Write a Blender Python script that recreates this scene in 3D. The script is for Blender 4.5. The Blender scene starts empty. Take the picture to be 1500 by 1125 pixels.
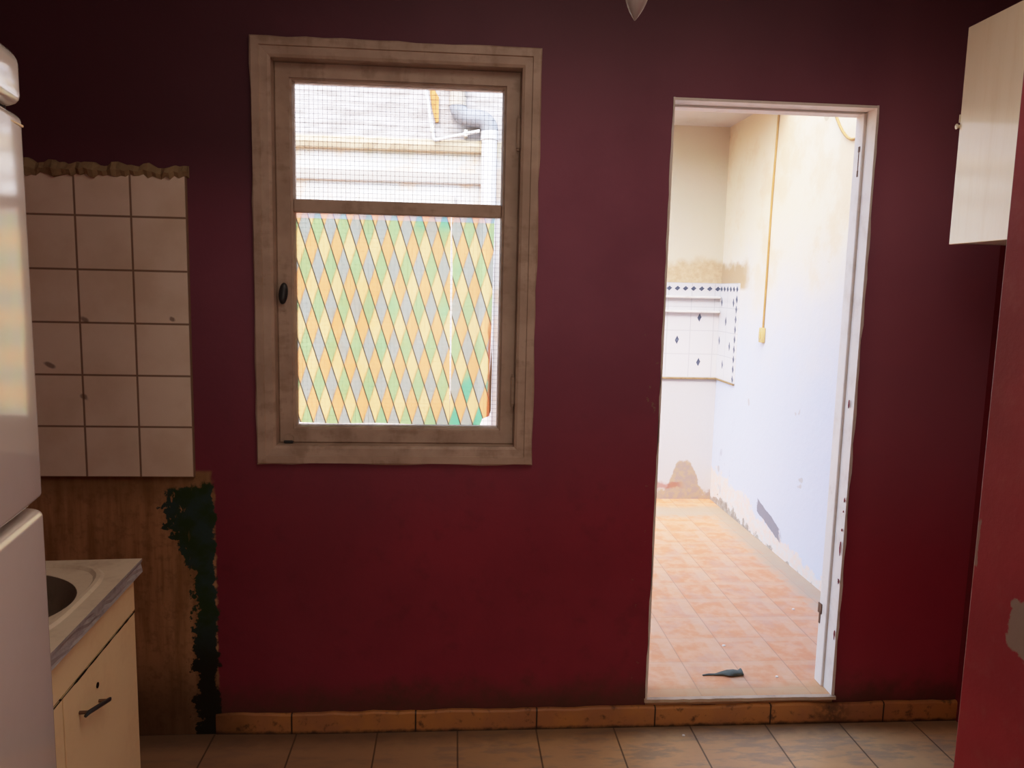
import bpy, bmesh, math, random
from mathutils import Vector, Matrix
random.seed(7)
scn = bpy.context.scene
COL = scn.collection
R = math.radians

# ------------------------------------------------------------------ helpers
def lin(h):
    if isinstance(h, str):
        h = [int(h[i:i+2], 16) / 255 for i in (0, 2, 4)]
    return tuple((c / 12.92 if c <= .04045 else ((c + .055) / 1.055) ** 2.4) for c in h) + (1.0,)

class MB:
    """collects shapes; build() links them as ONE mesh object"""
    def __init__(s): s.bm = bmesh.new(); s.mi = 0
    def _tag(s, faces):
        for f in faces: f.material_index = s.mi
    def box(s, x0, y0, z0, x1, y1, z1, bev=0.0, seg=2):
        r = bmesh.ops.create_cube(s.bm, size=1.0)
        vs = r['verts']
        for v in vs:
            v.co = Vector(((x0+x1)/2 + v.co.x*(x1-x0), (y0+y1)/2 + v.co.y*(y1-y0), (z0+z1)/2 + v.co.z*(z1-z0)))
        fs = list({f for v in vs for f in v.link_faces})
        s._tag(fs)
        if bev > 0:
            es = list({e for v in vs for e in v.link_edges})
            q = bmesh.ops.bevel(s.bm, geom=es, offset=bev, segments=seg, profile=.5, affect='EDGES')
            s._tag(q['faces'])
        return s
    def ring(s, pts):
        return [s.bm.verts.new(p) for p in pts]
    def loft(s, rings, closed=True, cap=True):
        vr = [s.ring(r) for r in rings]
        n = len(vr[0]); fs = []
        for a, b in zip(vr, vr[1:]):
            for i in range(n if closed else n-1):
                j = (i+1) % n
                fs.append(s.bm.faces.new((a[i], a[j], b[j], b[i])))
        if cap:
            fs.append(s.bm.faces.new(list(reversed(vr[0])))); fs.append(s.bm.faces.new(vr[-1]))
        s._tag(fs)
        return s
    def tube(s, pts, r, n=12, cap=True):
        pts = [Vector(p) for p in pts]; rings = []
        rr = r if isinstance(r, (list, tuple)) else [r]*len(pts)
        prev = None
        for i, p in enumerate(pts):
            t = (pts[min(i+1, len(pts)-1)] - pts[max(i-1, 0)]).normalized()
            a = prev if prev is not None else (Vector((0, 0, 1)) if abs(t.z) < .9 else Vector((1, 0, 0)))
            u = (a - t*a.dot(t)).normalized(); w = t.cross(u); prev = u
            rings.append([p + rr[i]*(math.cos(k*2*math.pi/n)*u + math.sin(k*2*math.pi/n)*w) for k in range(n)])
        return s.loft(rings, True, cap)
    def lathe(s, prof, c=(0, 0, 0), n=28, sx=1, sy=1, cap=True):
        rings = [[(c[0]+sx*r*math.cos(k*2*math.pi/n), c[1]+sy*r*math.sin(k*2*math.pi/n), c[2]+z) for k in range(n)] for r, z in prof]
        return s.loft(rings, True, cap)
    def prism(s, pts, axis, d0, d1):
        def mk(p, d):
            if axis == 'x': return (d, p[0], p[1])
            if axis == 'y': return (p[0], d, p[1])
            return (p[0], p[1], d)
        return s.loft([[mk(p, d0) for p in pts], [mk(p, d1) for p in pts]])
    def build(s, name, mats, parent=None, smooth=False, loc=None):
        bmesh.ops.recalc_face_normals(s.bm, faces=s.bm.faces)
        me = bpy.data.meshes.new(name); s.bm.to_mesh(me); s.bm.free()
        for m in (mats if isinstance(mats, (list, tuple)) else [mats]): me.materials.append(m)
        if smooth:
            for p in me.polygons: p.use_smooth = True
            try: me.set_sharp_from_angle(angle=R(40))
            except Exception: pass
        o = bpy.data.objects.new(name, me); COL.objects.link(o)
        if loc: o.location = loc
        if parent: o.parent = parent
        return o

def tag(o, label=None, cat=None, group=None, kind=None):
    if label: o['label'] = label
    if cat: o['category'] = cat
    if group: o['group'] = group
    if kind: o['kind'] = kind
    return o
def struct(o, label, cat): return tag(o, label, cat, kind='structure')
def thing(name, label, cat, loc=(0, 0, 0), rz=0, group=None, kind=None):
    o = bpy.data.objects.new(name, None); o.empty_display_size = .1; COL.objects.link(o)
    o.location = loc; o.rotation_euler = (0, 0, rz)
    return tag(o, label, cat, group, kind)

# ------------------------------------------------------------------ node helper
class NT:
    def __init__(s, name):
        s.mat = bpy.data.materials.new(name); s.mat.use_nodes = True
        s.t = s.mat.node_tree; s.t.nodes.clear()
        s.out = s.t.nodes.new('ShaderNodeOutputMaterial'); s._p = None
    def new(s, k): return s.t.nodes.new(k)
    def put(s, sock, v):
        if hasattr(v, 'is_linked') or isinstance(v, bpy.types.NodeSocket): s.t.links.new(v, sock)
        else: sock.default_value = v
    def m(s, op, a, b=None, c=None, clamp=False):
        n = s.new('ShaderNodeMath'); n.operation = op; n.use_clamp = clamp
        s.put(n.inputs[0], a)
        if b is not None: s.put(n.inputs[1], b)
        if c is not None: s.put(n.inputs[2], c)
        return n.outputs[0]
    def add(s, a, b): return s.m('ADD', a, b)
    def sub(s, a, b): return s.m('SUBTRACT', a, b)
    def mul(s, a, b): return s.m('MULTIPLY', a, b)
    def mx(s, a, b): return s.m('MAXIMUM', a, b)
    def mn(s, a, b): return s.m('MINIMUM', a, b)
    def step(s, v, e0, e1):
        """smooth 0..1 as v goes e0->e1 (also e0>e1)"""
        n = s.new('ShaderNodeMapRange'); n.interpolation_type = 'SMOOTHSTEP'
        s.put(n.inputs[0], v); n.inputs[3].default_value = 0; n.inputs[4].default_value = 1
        if e0 > e1:
            n.inputs[1].default_value = e1; n.inputs[2].default_value = e0
            n.inputs[3].default_value = 1; n.inputs[4].default_value = 0
        else:
            n.inputs[1].default_value = e0; n.inputs[2].default_value = e1
        return n.outputs[0]
    def lerp(s, v, a0, a1, b0, b1):
        n = s.new('ShaderNodeMapRange'); s.put(n.inputs[0], v)
        for i, q in enumerate((a0, a1, b0, b1)): n.inputs[i+1].default_value = q
        return n.outputs[0]
    def pos(s):
        if s._p is None:
            g = s.new('ShaderNodeTexCoord'); x = s.new('ShaderNodeSeparateXYZ')
            s.t.links.new(g.outputs['Object'], x.inputs[0]); s.vec = g.outputs['Object']
            s._p = x.outputs
        return s._p
    def noise(s, scale, detail=4, rough=.55, stretch=None, off=0):
        s.pos(); n = s.new('ShaderNodeTexNoise'); n.inputs['Scale'].default_value = scale
        n.inputs['Detail'].default_value = detail; n.inputs['Roughness'].default_value = rough
        mp = s.new('ShaderNodeMapping'); s.t.links.new(s.vec, mp.inputs[0])
        mp.inputs['Location'].default_value = (off, off*.7, off*.3)
        if stretch: mp.inputs['Scale'].default_value = stretch
        s.t.links.new(mp.outputs[0], n.inputs['Vector'])
        return n.outputs[0]
    def mix(s, f, a, b, mode='MIX'):
        n = s.new('ShaderNodeMix'); n.data_type = 'RGBA'; n.blend_type = mode
        s.put(n.inputs[0], f); s.put(n.inputs[6], a); s.put(n.inputs[7], b)
        return n.outputs[2]
    def grid(s, u, v, pu, pv, u0, v0, g):
        """1 inside the joints of a grid"""
        def ln(w, p, w0):
            f = s.m('FRACT', s.m('DIVIDE', s.sub(w, w0), p))
            d = s.mul(s.mn(f, s.sub(1, f)), p)
            return s.step(d, g, g*.35)
        return s.mx(ln(u, pu, u0), ln(v, pv, v0))
    def bsdf(s, color, rough=.6, spec=.4, metal=0, bump=None, bs=.2, bd=.01, coat=0):
        b = s.new('ShaderNodeBsdfPrincipled'); s.put(b.inputs['Base Color'], color)
        s.put(b.inputs['Roughness'], rough); b.inputs['Specular IOR Level'].default_value = spec
        b.inputs['Metallic'].default_value = metal
        if coat: b.inputs['Coat Weight'].default_value = coat; b.inputs['Coat Roughness'].default_value = .09; b.inputs['Coat IOR'].default_value = 1.5+.4*coat
        if bump is not None:
            n = s.new('ShaderNodeBump'); n.inputs['Strength'].default_value = bs; n.inputs['Distance'].default_value = bd
            s.t.links.new(bump, n.inputs['Height']); s.t.links.new(n.outputs[0], b.inputs['Normal'])
        return b.outputs[0]
    def done(s, sh): s.t.links.new(sh, s.out.inputs[0]); return s.mat

def dirty(name, col, dirt, amt=.5, scale=6, rough=.5, spec=.4, fine=40, stretch=None, off=0, metal=0, coat=0, bs=.1):
    n = NT(name)
    a = n.noise(scale, 5, .6, stretch, off); b = n.noise(fine, 3, .6, stretch, off+3)
    f = n.mul(n.step(n.add(n.mul(a, .75), n.mul(b, .25)), .45, .75), amt)
    return n.done(n.bsdf(n.mix(f, lin(col), lin(dirt)), rough, spec, metal, n.add(a, n.mul(b, .3)), bs, .004, coat))

# ------------------------------------------------------------------ materials
def mat_red_wall():
    n = NT('red wall paint'); x, y, z = n.pos()
    n1 = n.noise(2.2, 5); n2 = n.noise(14, 5, .6, None, 2); n3 = n.noise(45, 4, .6, None, 5)
    drip = n.noise(7, 4, .6, (3.5, 1, .35), 1)
    c = n.mix(n.step(n1, .3, .7), lin('8C283C'), lin('7E2236'))
    c = n.mix(n.mul(n.step(n2, .52, .75), .35), c, lin('641E2C'))
    c = n.mix(n.mul(n.step(n.add(z, n.mul(n1, .3)), .7, 1.7), .85), c, n.mix(n.step(n1, .35, .65), lin('8E566C'), lin('824C62')))  # upper wall greyed: veiling lens haze painted into the red
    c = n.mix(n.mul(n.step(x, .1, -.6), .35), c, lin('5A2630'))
    c = n.mix(n.mul(n.step(x, 1.30, 1.42), .5), c, n.mix(n.step(z, .4, 1.2), lin('B0384C'), lin('B06C7E')))  # strip right of the door lightened to offset the pier's shade
    # soot near the ceiling and above the old cooker, plus light fall-off painted in
    soot_falloff = n.mx(n.mul(n.step(z, 1.75, 2.45), .75), n.mul(n.mul(n.step(x, .1, -.7), n.step(z, 1.6, 1.95)), .72))
    c = n.mix(soot_falloff, c, lin('3A2227'))
    # grime along the skirting
    gr = n.mul(n.step(n.add(z, n.mul(n2, -.16)), .14, -.03), .85)
    c = n.mix(gr, c, lin('4A3226'))
    # rubbed edge by the door
    fl = n.mul(n.step(n3, .66, .72), n.mul(n.step(n.m('ABSOLUTE', n.sub(x, .64)), .05, .01), n.step(z, 1.6, 1.2)))
    c = n.mix(n.mul(fl, .7), c, lin('8A7662'))
    # bare greasy plaster under the old tiles
    e = n.add(x, n.mul(n.sub(n2, .5), .05))
    br = n.mul(n.step(e, -.755, -.765), n.step(z, .90, .886))
    bc = n.mix(n.step(drip, .35, .68), lin('BC9068'), lin('946C46'))
    bc = n.mix(n.mul(n.step(n3, .45, .7), .45), bc, lin('785638'))
    bc = n.mix(n.mul(n.step(n.add(z, n.mul(n2, .06)), .80, .88), .6), bc, lin('7A5C3A'))
    bc = n.mix(n.mul(n.step(z, .34, .08), .75), bc, lin('4A3424'))
    c = n.mix(br, c, bc)
    # dark green under-paint left at the edge
    w = n.sub(n3, .5); w2 = n.sub(n2, .5)
    xl = n.lerp(z, .56, .71, -.832, -.912)
    xl = n.add(n.add(xl, n.mul(w, .11)), n.mul(w2, .07))
    xr = n.add(n.add(-.762, n.mul(n1, .01)), n.add(n.mul(w2, .07), n.mul(w, .03)))
    zt = n.add(.848, n.add(n.mul(w, .06), n.mul(n.sub(x, -.8), .15)))
    gm = n.mul(n.mul(n.step(n.sub(x, xl), -.004, .004), n.step(n.sub(x, xr), .004, -.004)), n.step(n.sub(z, zt), .006, -.006))
    fleck = n.step(n.noise(60, 3, .6, (1, 1, .4), 9), .60, .66)
    gm = n.mul(gm, n.sub(1, n.mul(fleck, n.step(x, -.83, -.86))))
    gc = n.mix(n.step(n2, .4, .65), lin('2C403E'), lin('263A1A'))
    gc = n.mix(n.step(z, .45, .2), gc, lin('1C1A12'))
    c = n.mix(gm, c, gc)
    return n.done(n.bsdf(c, .55, .25, 0, n.add(n2, n.mul(n3, .4)), .18, .006))

def mat_red_pier():
    n = NT('worn red pier paint'); x, y, z = n.pos()
    n1 = n.noise(3, 5); n2 = n.noise(16, 5, .6, None, 3); n3 = n.noise(50, 4, .6, None, 6)
    c = n.mix(n.step(n1, .35, .65), lin('B83C4A'), lin('A43442'))
    c = n.mix(n.mul(n.step(z, .7, 1.5), .35), c, lin('6E4A48'))  # greyer upward: stronger light on the lower face put into the paint
    c = n.mix(n.mul(n.step(n2, .5, .75), .3), c, lin('B06A66'))
    # two bare plaster chips
    q = n.add(n.mul(n.sub(n2, .5), .05), n.mul(n.sub(n3, .5), .03))
    dy = n.m('ABSOLUTE', n.sub(y, -1.315)); dz = n.m('ABSOLUTE', n.sub(z, .945))
    ch = n.step(n.add(n.mx(n.mul(dy, 1.05), dz), q), .046, .040)
    de = n.m('ABSOLUTE', n.sub(y, -1.172)); dze = n.m('ABSOLUTE', n.sub(z, 1.055))
    ce = n.step(n.add(n.mx(n.mul(de, 4), dze), q), .045, .037)
    edge = n.mul(n.step(n.add(de, n.mul(n3, .008)), .009, .005), .45)
    c = n.mix(n.mx(n.mx(ch, n.mul(ce, .8)), edge), c, lin('A08C84'))
    return n.done(n.bsdf(c, .5, .3, 0, n.add(n2, n.mul(n3, .4)), .2, .006))

def mat_old_tiles():
    n = NT('old white wall tiles'); x, y, z = n.pos()
    g = n.grid(x, z, .163, .161, -.813, .876, .0045)
    n1 = n.noise(5, 5); n2 = n.noise(30, 4, .6, None, 2)
    c = n.mix(n.step(n1, .35, .7), lin('F6E6D4'), lin('E6D2BC'))
    spot = 0.0
    for (sx, sz, sr, sk) in ((-1.125, 1.368, .020, 1.6), (-1.137, 1.130, .016, 1.3), (-1.235, 1.228, .022, 2.2), (-.865, 1.375, .010, 1)):
        dd = n.m('SQRT', n.add(n.m('POWER', n.m('ABSOLUTE', n.sub(x, sx)), 2), n.m('POWER', n.mul(n.m('ABSOLUTE', n.add(n.sub(z, sz), n.mul(n.sub(x, sx), .35))), sk), 2)))
        spot = n.mx(spot, n.step(n.add(dd, n.mul(n.sub(n2, .5), .02)), sr, sr*.4))
    c = n.mix(n.mul(spot, .7), c, lin('5A4030'))
    c = n.mix(n.mul(g, .9), c, lin('7A5A42'))
    return n.done(n.bsdf(c, n.add(.3, n.mul(g, .4)), .4, 0, n.add(n.mul(g, -1), n.mul(n2, .05)), .25, .004))

def mat_kitchen_floor():
    n = NT('dirty beige floor tiles'); x, y, z = n.pos()
    g = n.grid(x, y, .2678, .40, .5645, -.40, .004)
    n1 = n.noise(3.2, 6, .6); n2 = n.noise(20, 5, .6, None, 3); st = n.noise(9, 4, .6, (1, 3.2, 1), 5)
    c = n.mix(n.step(n1, .35, .65), lin('E6BE88'), lin('D6AE80'))
    c = n.mix(n.mul(n.step(st, .45, .65), .55), c, lin('A0907F'))
    c = n.mix(n.mul(n.step(n.add(x, n.mul(n1, .5)), .75, -.2), .7), c, lin('8A6450'))  # browner to the left: fading doorway light put into the tile colour
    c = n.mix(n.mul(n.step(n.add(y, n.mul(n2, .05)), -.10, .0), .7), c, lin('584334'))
    c = n.mix(n.mul(g, .8), c, lin('4A382C'))
    return n.done(n.bsdf(c, .38, .4, 0, n.add(n.mul(g, -1), n.mul(n2, .1)), .2, .003))

def mat_baseboard():
    n = NT('orange brown skirting tiles'); x, y, z = n.pos()
    g = n.grid(x, z, .41, 5, .708, -2, .004)
    n1 = n.noise(6, 5); n2 = n.noise(28, 5, .6, None, 4)
    c = n.mix(n.step(n1, .35, .65), lin('C08246'), lin('AA724A'))
    c = n.mix(n.mul(n.step(n2, .55, .72), .8), c, lin('3A2820'))
    c = n.mix(n.mul(n.step(n.add(z, n.mul(n.sub(n2, .5), .03)), .016, .0), .9), c, lin('1F1614'))
    d = n.m('ABSOLUTE', n.sub(x, 1.35))
    c = n.mix(n.mul(n.mul(n.step(n.add(d, n.mul(n1, .1)), .16, .05), .7), n.step(n2, .35, .55)), c, lin('2E2420'))
    c = n.mix(n.mul(n.step(n.add(x, n.mul(n1, .4)), -.38, -.62), .8), c, lin('3A261A'))
    c = n.mix(g, c, lin('2A1A12'))
    return n.done(n.bsdf(c, .45, .4, 0, n2, .15, .004))

def mat_yard_floor():
    n = NT('terracotta yard tiles'); x, y, z = n.pos()
    p = .197
    u = n.m('FRACT', n.m('DIVIDE', n.sub(x, .878), p)); v = n.m('FRACT', n.m('DIVIDE', n.sub(y, .253), p))
    n1 = n.noise(3, 5); n2 = n.noise(18, 5, .6, None, 2); n3 = n.noise(8, 4, .6, (1, 1, 1), 7)
    c = n.mix(n.step(n2, .35, .65), lin('DEA680'), lin('DA9468'))
    c = n.mix(n.mul(n.step(n3, .45, .7), .5), c, lin('C49C86'))
    bu = n.mul(n.step(u, .70, .76), n.step(v, .08, .2)); bv = n.mul(n.step(v, .80, .84), .75)
    band = n.mx(bu, bv)
    c = n.mix(n.mul(band, n.add(.25, n.mul(n3, .35))), c, lin('D8B290'))
    du = n.mul(n.mn(u, n.sub(1, u)), p); dv = n.mul(n.mn(v, n.sub(1, v)), p)
    c = n.mix(n.mul(n.step(du, .003, .001), .55), c, lin('9C7660'))
    c = n.mix(n.mul(n.step(dv, .003, .001), .25), c, lin('B08A74'))
    # grey cement dust along the walls
    dw = n.mn(n.sub(1.749, x), n.add(n.sub(2.18, y), n.mul(n1, .1)))
    dw = n.m('ABSOLUTE', n.add(dw, n.mul(n.sub(n2, .5), .16)))
    c = n.mix(n.mul(n.step(dw, .17, .05), .8), c, lin('B0A28C'))
    ed = n.step(n.add(y, n.mul(n.sub(n1, .5), .2)), .12, .02)
    c = n.mix(n.mul(ed, .55), c, lin('B8996C'))
    return n.done(n.bsdf(c, .5, .3, 0, n2, .08, .003))

def yard_plaster(name, right):
    n = NT(name); x, y, z = n.pos()
    n1 = n.noise(2.5, 6, .6); n2 = n.noise(12, 5, .6, None, 3); n3 = n.noise(30, 4, .6, None, 8)
    q = n.sub(n2, .5); q1 = n.sub(n1, .5)
    if right:
        c = n.mix(n.step(n.add(z, n.mul(q1, .8)), .9, 2.0), lin('C4CBDC'), lin('E2D6BC'))  # cool skylight below and warm bounce above, painted into the plaster
        c = n.mix(n.mul(n.mul(n.step(n1, .50, .62), n.step(z, 1.2, 1.8)), .45), c, lin('D8BC98'))
        # loose plaster and bare cement at the foot
        ht = n.add(n.lerp(y, .4, 2.5, .10, .33), n.add(n.mul(q, .25), n.mul(q1, .16)))
        foot = n.step(n.sub(z, ht), .012, -.012)
        fc = n.mix(n.step(n3, .4, .6), lin('D6CFCA'), lin('DFCABC'))
        c = n.mix(foot, c, fc)
        lo = n.step(n.sub(z, n.add(n.mul(ht, .45), n.mul(q, .15))), .01, -.01)
        c = n.mix(lo, c, n.mix(n.step(n3, .4, .65), lin('AAA094'), lin('968A7E')))
        # one grey scar where the plaster has fallen off
        dy = n.sub(y, 1.56); zc = n.add(.25, n.mul(dy, .25))
        sc = n.step(n.add(n.mx(n.mul(n.m('ABSOLUTE', dy), .22), n.m('ABSOLUTE', n.sub(z, zc))), n.mul(q, .03)), .038, .033)
        c = n.mix(n.mul(sc, .95), c, lin('86848A'))
        scr = n.mul(n.step(n.noise(26, 3, .5, (1, 1, .35), 4), .66, .70), n.mul(n.step(z, .75, .5), n.step(y, 1.9, 2.3)))
        c = n.mix(n.mul(scr, .6), c, lin('9A9AA4'))
        # torn plaster stain above the tiles
        st = n.mul(n.step(n.add(y, n.mul(q1, .3)), 2.0, 2.15), n.mul(n.step(n.add(z, n.mul(q, .14)), 1.70, 1.64), n.step(z, 1.50, 1.53)))
        c = n.mix(n.mul(st, .85), c, lin('B0946E'))
        sp = n.step(n.noise(7, 2, .4, None, 21), .735, .75)
        c = n.mix(n.mul(sp, .5), c, lin('A89880'))
    else:
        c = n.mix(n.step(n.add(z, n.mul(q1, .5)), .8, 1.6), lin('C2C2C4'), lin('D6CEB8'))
        st = n.mul(n.step(n.add(z, n.add(n.mul(q, .12), n.mul(q1, .1))), 1.73, 1.66), n.step(z, 1.5, 1.53))
        c = n.mix(n.mul(st, .8), c, n.mix(n.step(n3, .3, .7), lin('BCA07C'), lin('CCB694')))
        ht = n.add(n.add(.16, n.mul(n.step(n.m('ABSOLUTE', n.sub(x, 1.56)), .14, .03), .19)), n.mul(q, .16))
        foot = n.step(n.sub(z, ht), .015, -.015)
        c = n.mix(n.mul(foot, .85), c, n.mix(n.step(n3, .4, .6), lin('9C8A80'), lin('AC9478')))
        rd = n.mul(n.step(n.m('ABSOLUTE', n.sub(z, n.add(.19, n.mul(q, .08)))), .03, .01), n.step(x, 1.58, 1.5))
        c = n.mix(n.mul(rd, .7), c, lin('A4685A'))
    return n.done(n.bsdf(c, .85, .15, 0, n.add(n2, n.mul(n3, .4)), .25, .008))

def yard_tiles(name, along):
    n = NT(name); x, y, z = n.pos(); u = x if along == 'x' else y
    g = n.grid(u, z, .155, .155, 1.55 if along == 'x' else 2.37, .93, .003)
    c = n.mix(n.mul(g, .5), lin('CECED0'), lin('9EA2AA'))
    return n.done(n.bsdf(c, .25, .45, 0, n.mul(g, -1), .2, .003))

def mat_window_paint():
    n = NT('old cream window paint'); x, y, z = n.pos()
    n1 = n.noise(7, 5); n2 = n.noise(24, 5, .6, (1, 1, .3), 2); n3 = n.noise(24, 5, .6, (.3, 1, 1), 5)
    c = n.mix(n.step(n1, .35, .65), lin('C0A998'), lin('AC9483'))
    c = n.mix(n.mul(n.step(n.add(n.mul(n2, .5), n.mul(n3, .5)), .50, .62), .45), c, lin('8A705A'))
    return n.done(n.bsdf(c, .45, .35, 0, n2, .12, .004))

def mat_film():
    n = NT('coloured diamond film'); x, y, z = n.pos()
    a, h = .0402, .0635
    X = n.m('DIVIDE', n.sub(x, -.4575), a); Z = n.m('DIVIDE', n.sub(z, 1.612), 2*h)
    p = n.add(n.add(X, Z), .5); q = n.add(n.sub(X, Z), .5)
    i = n.m('FLOOR', p); j = n.m('FLOOR', q)
    par = lambda v: n.m('MODULO', n.m('ABSOLUTE', v), 2)
    row = par(n.sub(i, j)); alt = par(i)
    w1 = n.noise(5, 3, .5, None, 1); w2 = n.noise(2.2, 3, .5, None, 4)
    ora = n.mix(w1, lin('FFC282'), lin('FFCE94')); yel = n.mix(w1, lin('FFE09C'), lin('FFE8B0'))
    teal = n.mul(n.step(n.noise(3.4, 2, .5, None, 13), .5, .62), n.step(x, -.35, .0))
    grn = n.mix(teal, n.mix(w1, lin('B6D494'), lin('B4D8A6')), lin('7CCFAA'))
    blu = n.mix(w2, lin('B4C2BC'), lin('BEC6BA'))
    warm = n.mix(alt, ora, yel); cool = n.mix(alt, blu, grn)
    c = n.mix(row, warm, cool)
    fp = n.m('FRACT', p); fq = n.m('FRACT', q)
    dl = n.mn(fp, n.sub(1, fp)); dr = n.mn(fq, n.sub(1, fq))
    c = n.mix(n.mul(n.step(dr, .13, .02), .35), c, lin('C89458'))
    c = n.mix(n.mul(n.step(dl, .07, .03), .85), c, lin('4A4438'))
    top = n.step(z, 1.697, 1.702)
    c = n.mix(n.mul(top, .55), c, n.mix(alt, lin('F4C8C4'), lin('9CB8EC')))
    rust = n.mul(n.step(n.add(x, n.mul(n.noise(15, 3, .5, None, 3), .02)), .118, .126), n.step(z, 1.45, 1.30))
    c = n.mix(n.mul(rust, .8), c, lin('C0561C'))
    tr = n.new('ShaderNodeBsdfTranslucent'); n.put(tr.inputs[0], c)
    tp = n.new('ShaderNodeBsdfTransparent'); n.put(tp.inputs[0], c)
    ms = n.new('ShaderNodeMixShader'); ms.inputs[0].default_value = FILM_CLEAR
    n.t.links.new(tr.outputs[0], ms.inputs[1]); n.t.links.new(tp.outputs[0], ms.inputs[2])
    return n.done(ms.outputs[0])

def mat_glass():
    n = NT('window glass')
    tp = n.new('ShaderNodeBsdfTransparent'); tp.inputs[0].default_value = (.96, .97, .97, 1)
    gl = n.new('ShaderNodeBsdfGlossy'); gl.inputs['Roughness'].default_value = .18
    fr = n.new('ShaderNodeFresnel'); fr.inputs[0].default_value = 1.45
    ms = n.new('ShaderNodeMixShader'); n.t.links.new(fr.outputs[0], ms.inputs[0])
    n.t.links.new(tp.outputs[0], ms.inputs[1]); n.t.links.new(gl.outputs[0], ms.inputs[2])
    return n.done(ms.outputs[0])

def mat_bulb():
    n = NT('frosted bulb glass')
    lw = n.new('ShaderNodeLayerWeight'); lw.inputs[0].default_value = .45
    df = n.bsdf(n.mix(n.step(lw.outputs[1], .35, .9), lin('A89896'), lin('FFF8EC')), .18, .6)  # bright glass rim painted as a paler colour at grazing angles
    tp = n.new('ShaderNodeBsdfTransparent'); tp.inputs[0].default_value = (.9, .9, .9, 1)
    ms = n.new('ShaderNodeMixShader'); ms.inputs[0].default_value = .15
    n.t.links.new(df, ms.inputs[1]); n.t.links.new(tp.outputs[0], ms.inputs[2])
    return n.done(ms.outputs[0])

def mat_facade():
    n = NT('weathered patio plaster'); x, y, z = n.pos()
    n1 = n.noise(2.4, 6, .6); n2 = n.noise(10, 5, .6, None, 3); n3 = n.noise(12, 4, .6, (.35, 1, 1.6), 6)
    c = n.mix(n.step(n1, .35, .65), lin('C8C6C8'), lin('BEBCBA'))
    up = n.step(z, 2.69, 2.72)
    rows = n.m('FRACT', n.m('DIVIDE', z, .085)); rl = n.step(n.mn(rows, n.sub(1, rows)), .16, .05)
    uc = n.mix(n.step(n.add(n3, n.mul(n2, .3)), .55, .8), lin('BEBABE'), lin('A29C9C'))
    uc = n.mix(n.mul(rl, n.mul(n3, .5)), uc, lin('807874'))
    c = n.mix(up, c, uc)
    st = n.mul(n.step(n.add(z, n.mul(n.sub(n2, .5), .22)), 2.50, 2.66), n.sub(1, up))
    c = n.mix(n.mul(st, .75), c, n.mix(n.step(n1, .45, .6), lin('C6A888'), lin('BEB298')))
    sp = n.mul(n.step(n.noise(3.3, 4, .6, None, 9), .52, .64), n.step(z, 2.7, 2.6))
    c = n.mix(n.mul(sp, .45), c, lin('C8A684'))
    return n.done(n.bsdf(c, .9, .1, 0, n2, .3, .02))

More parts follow.
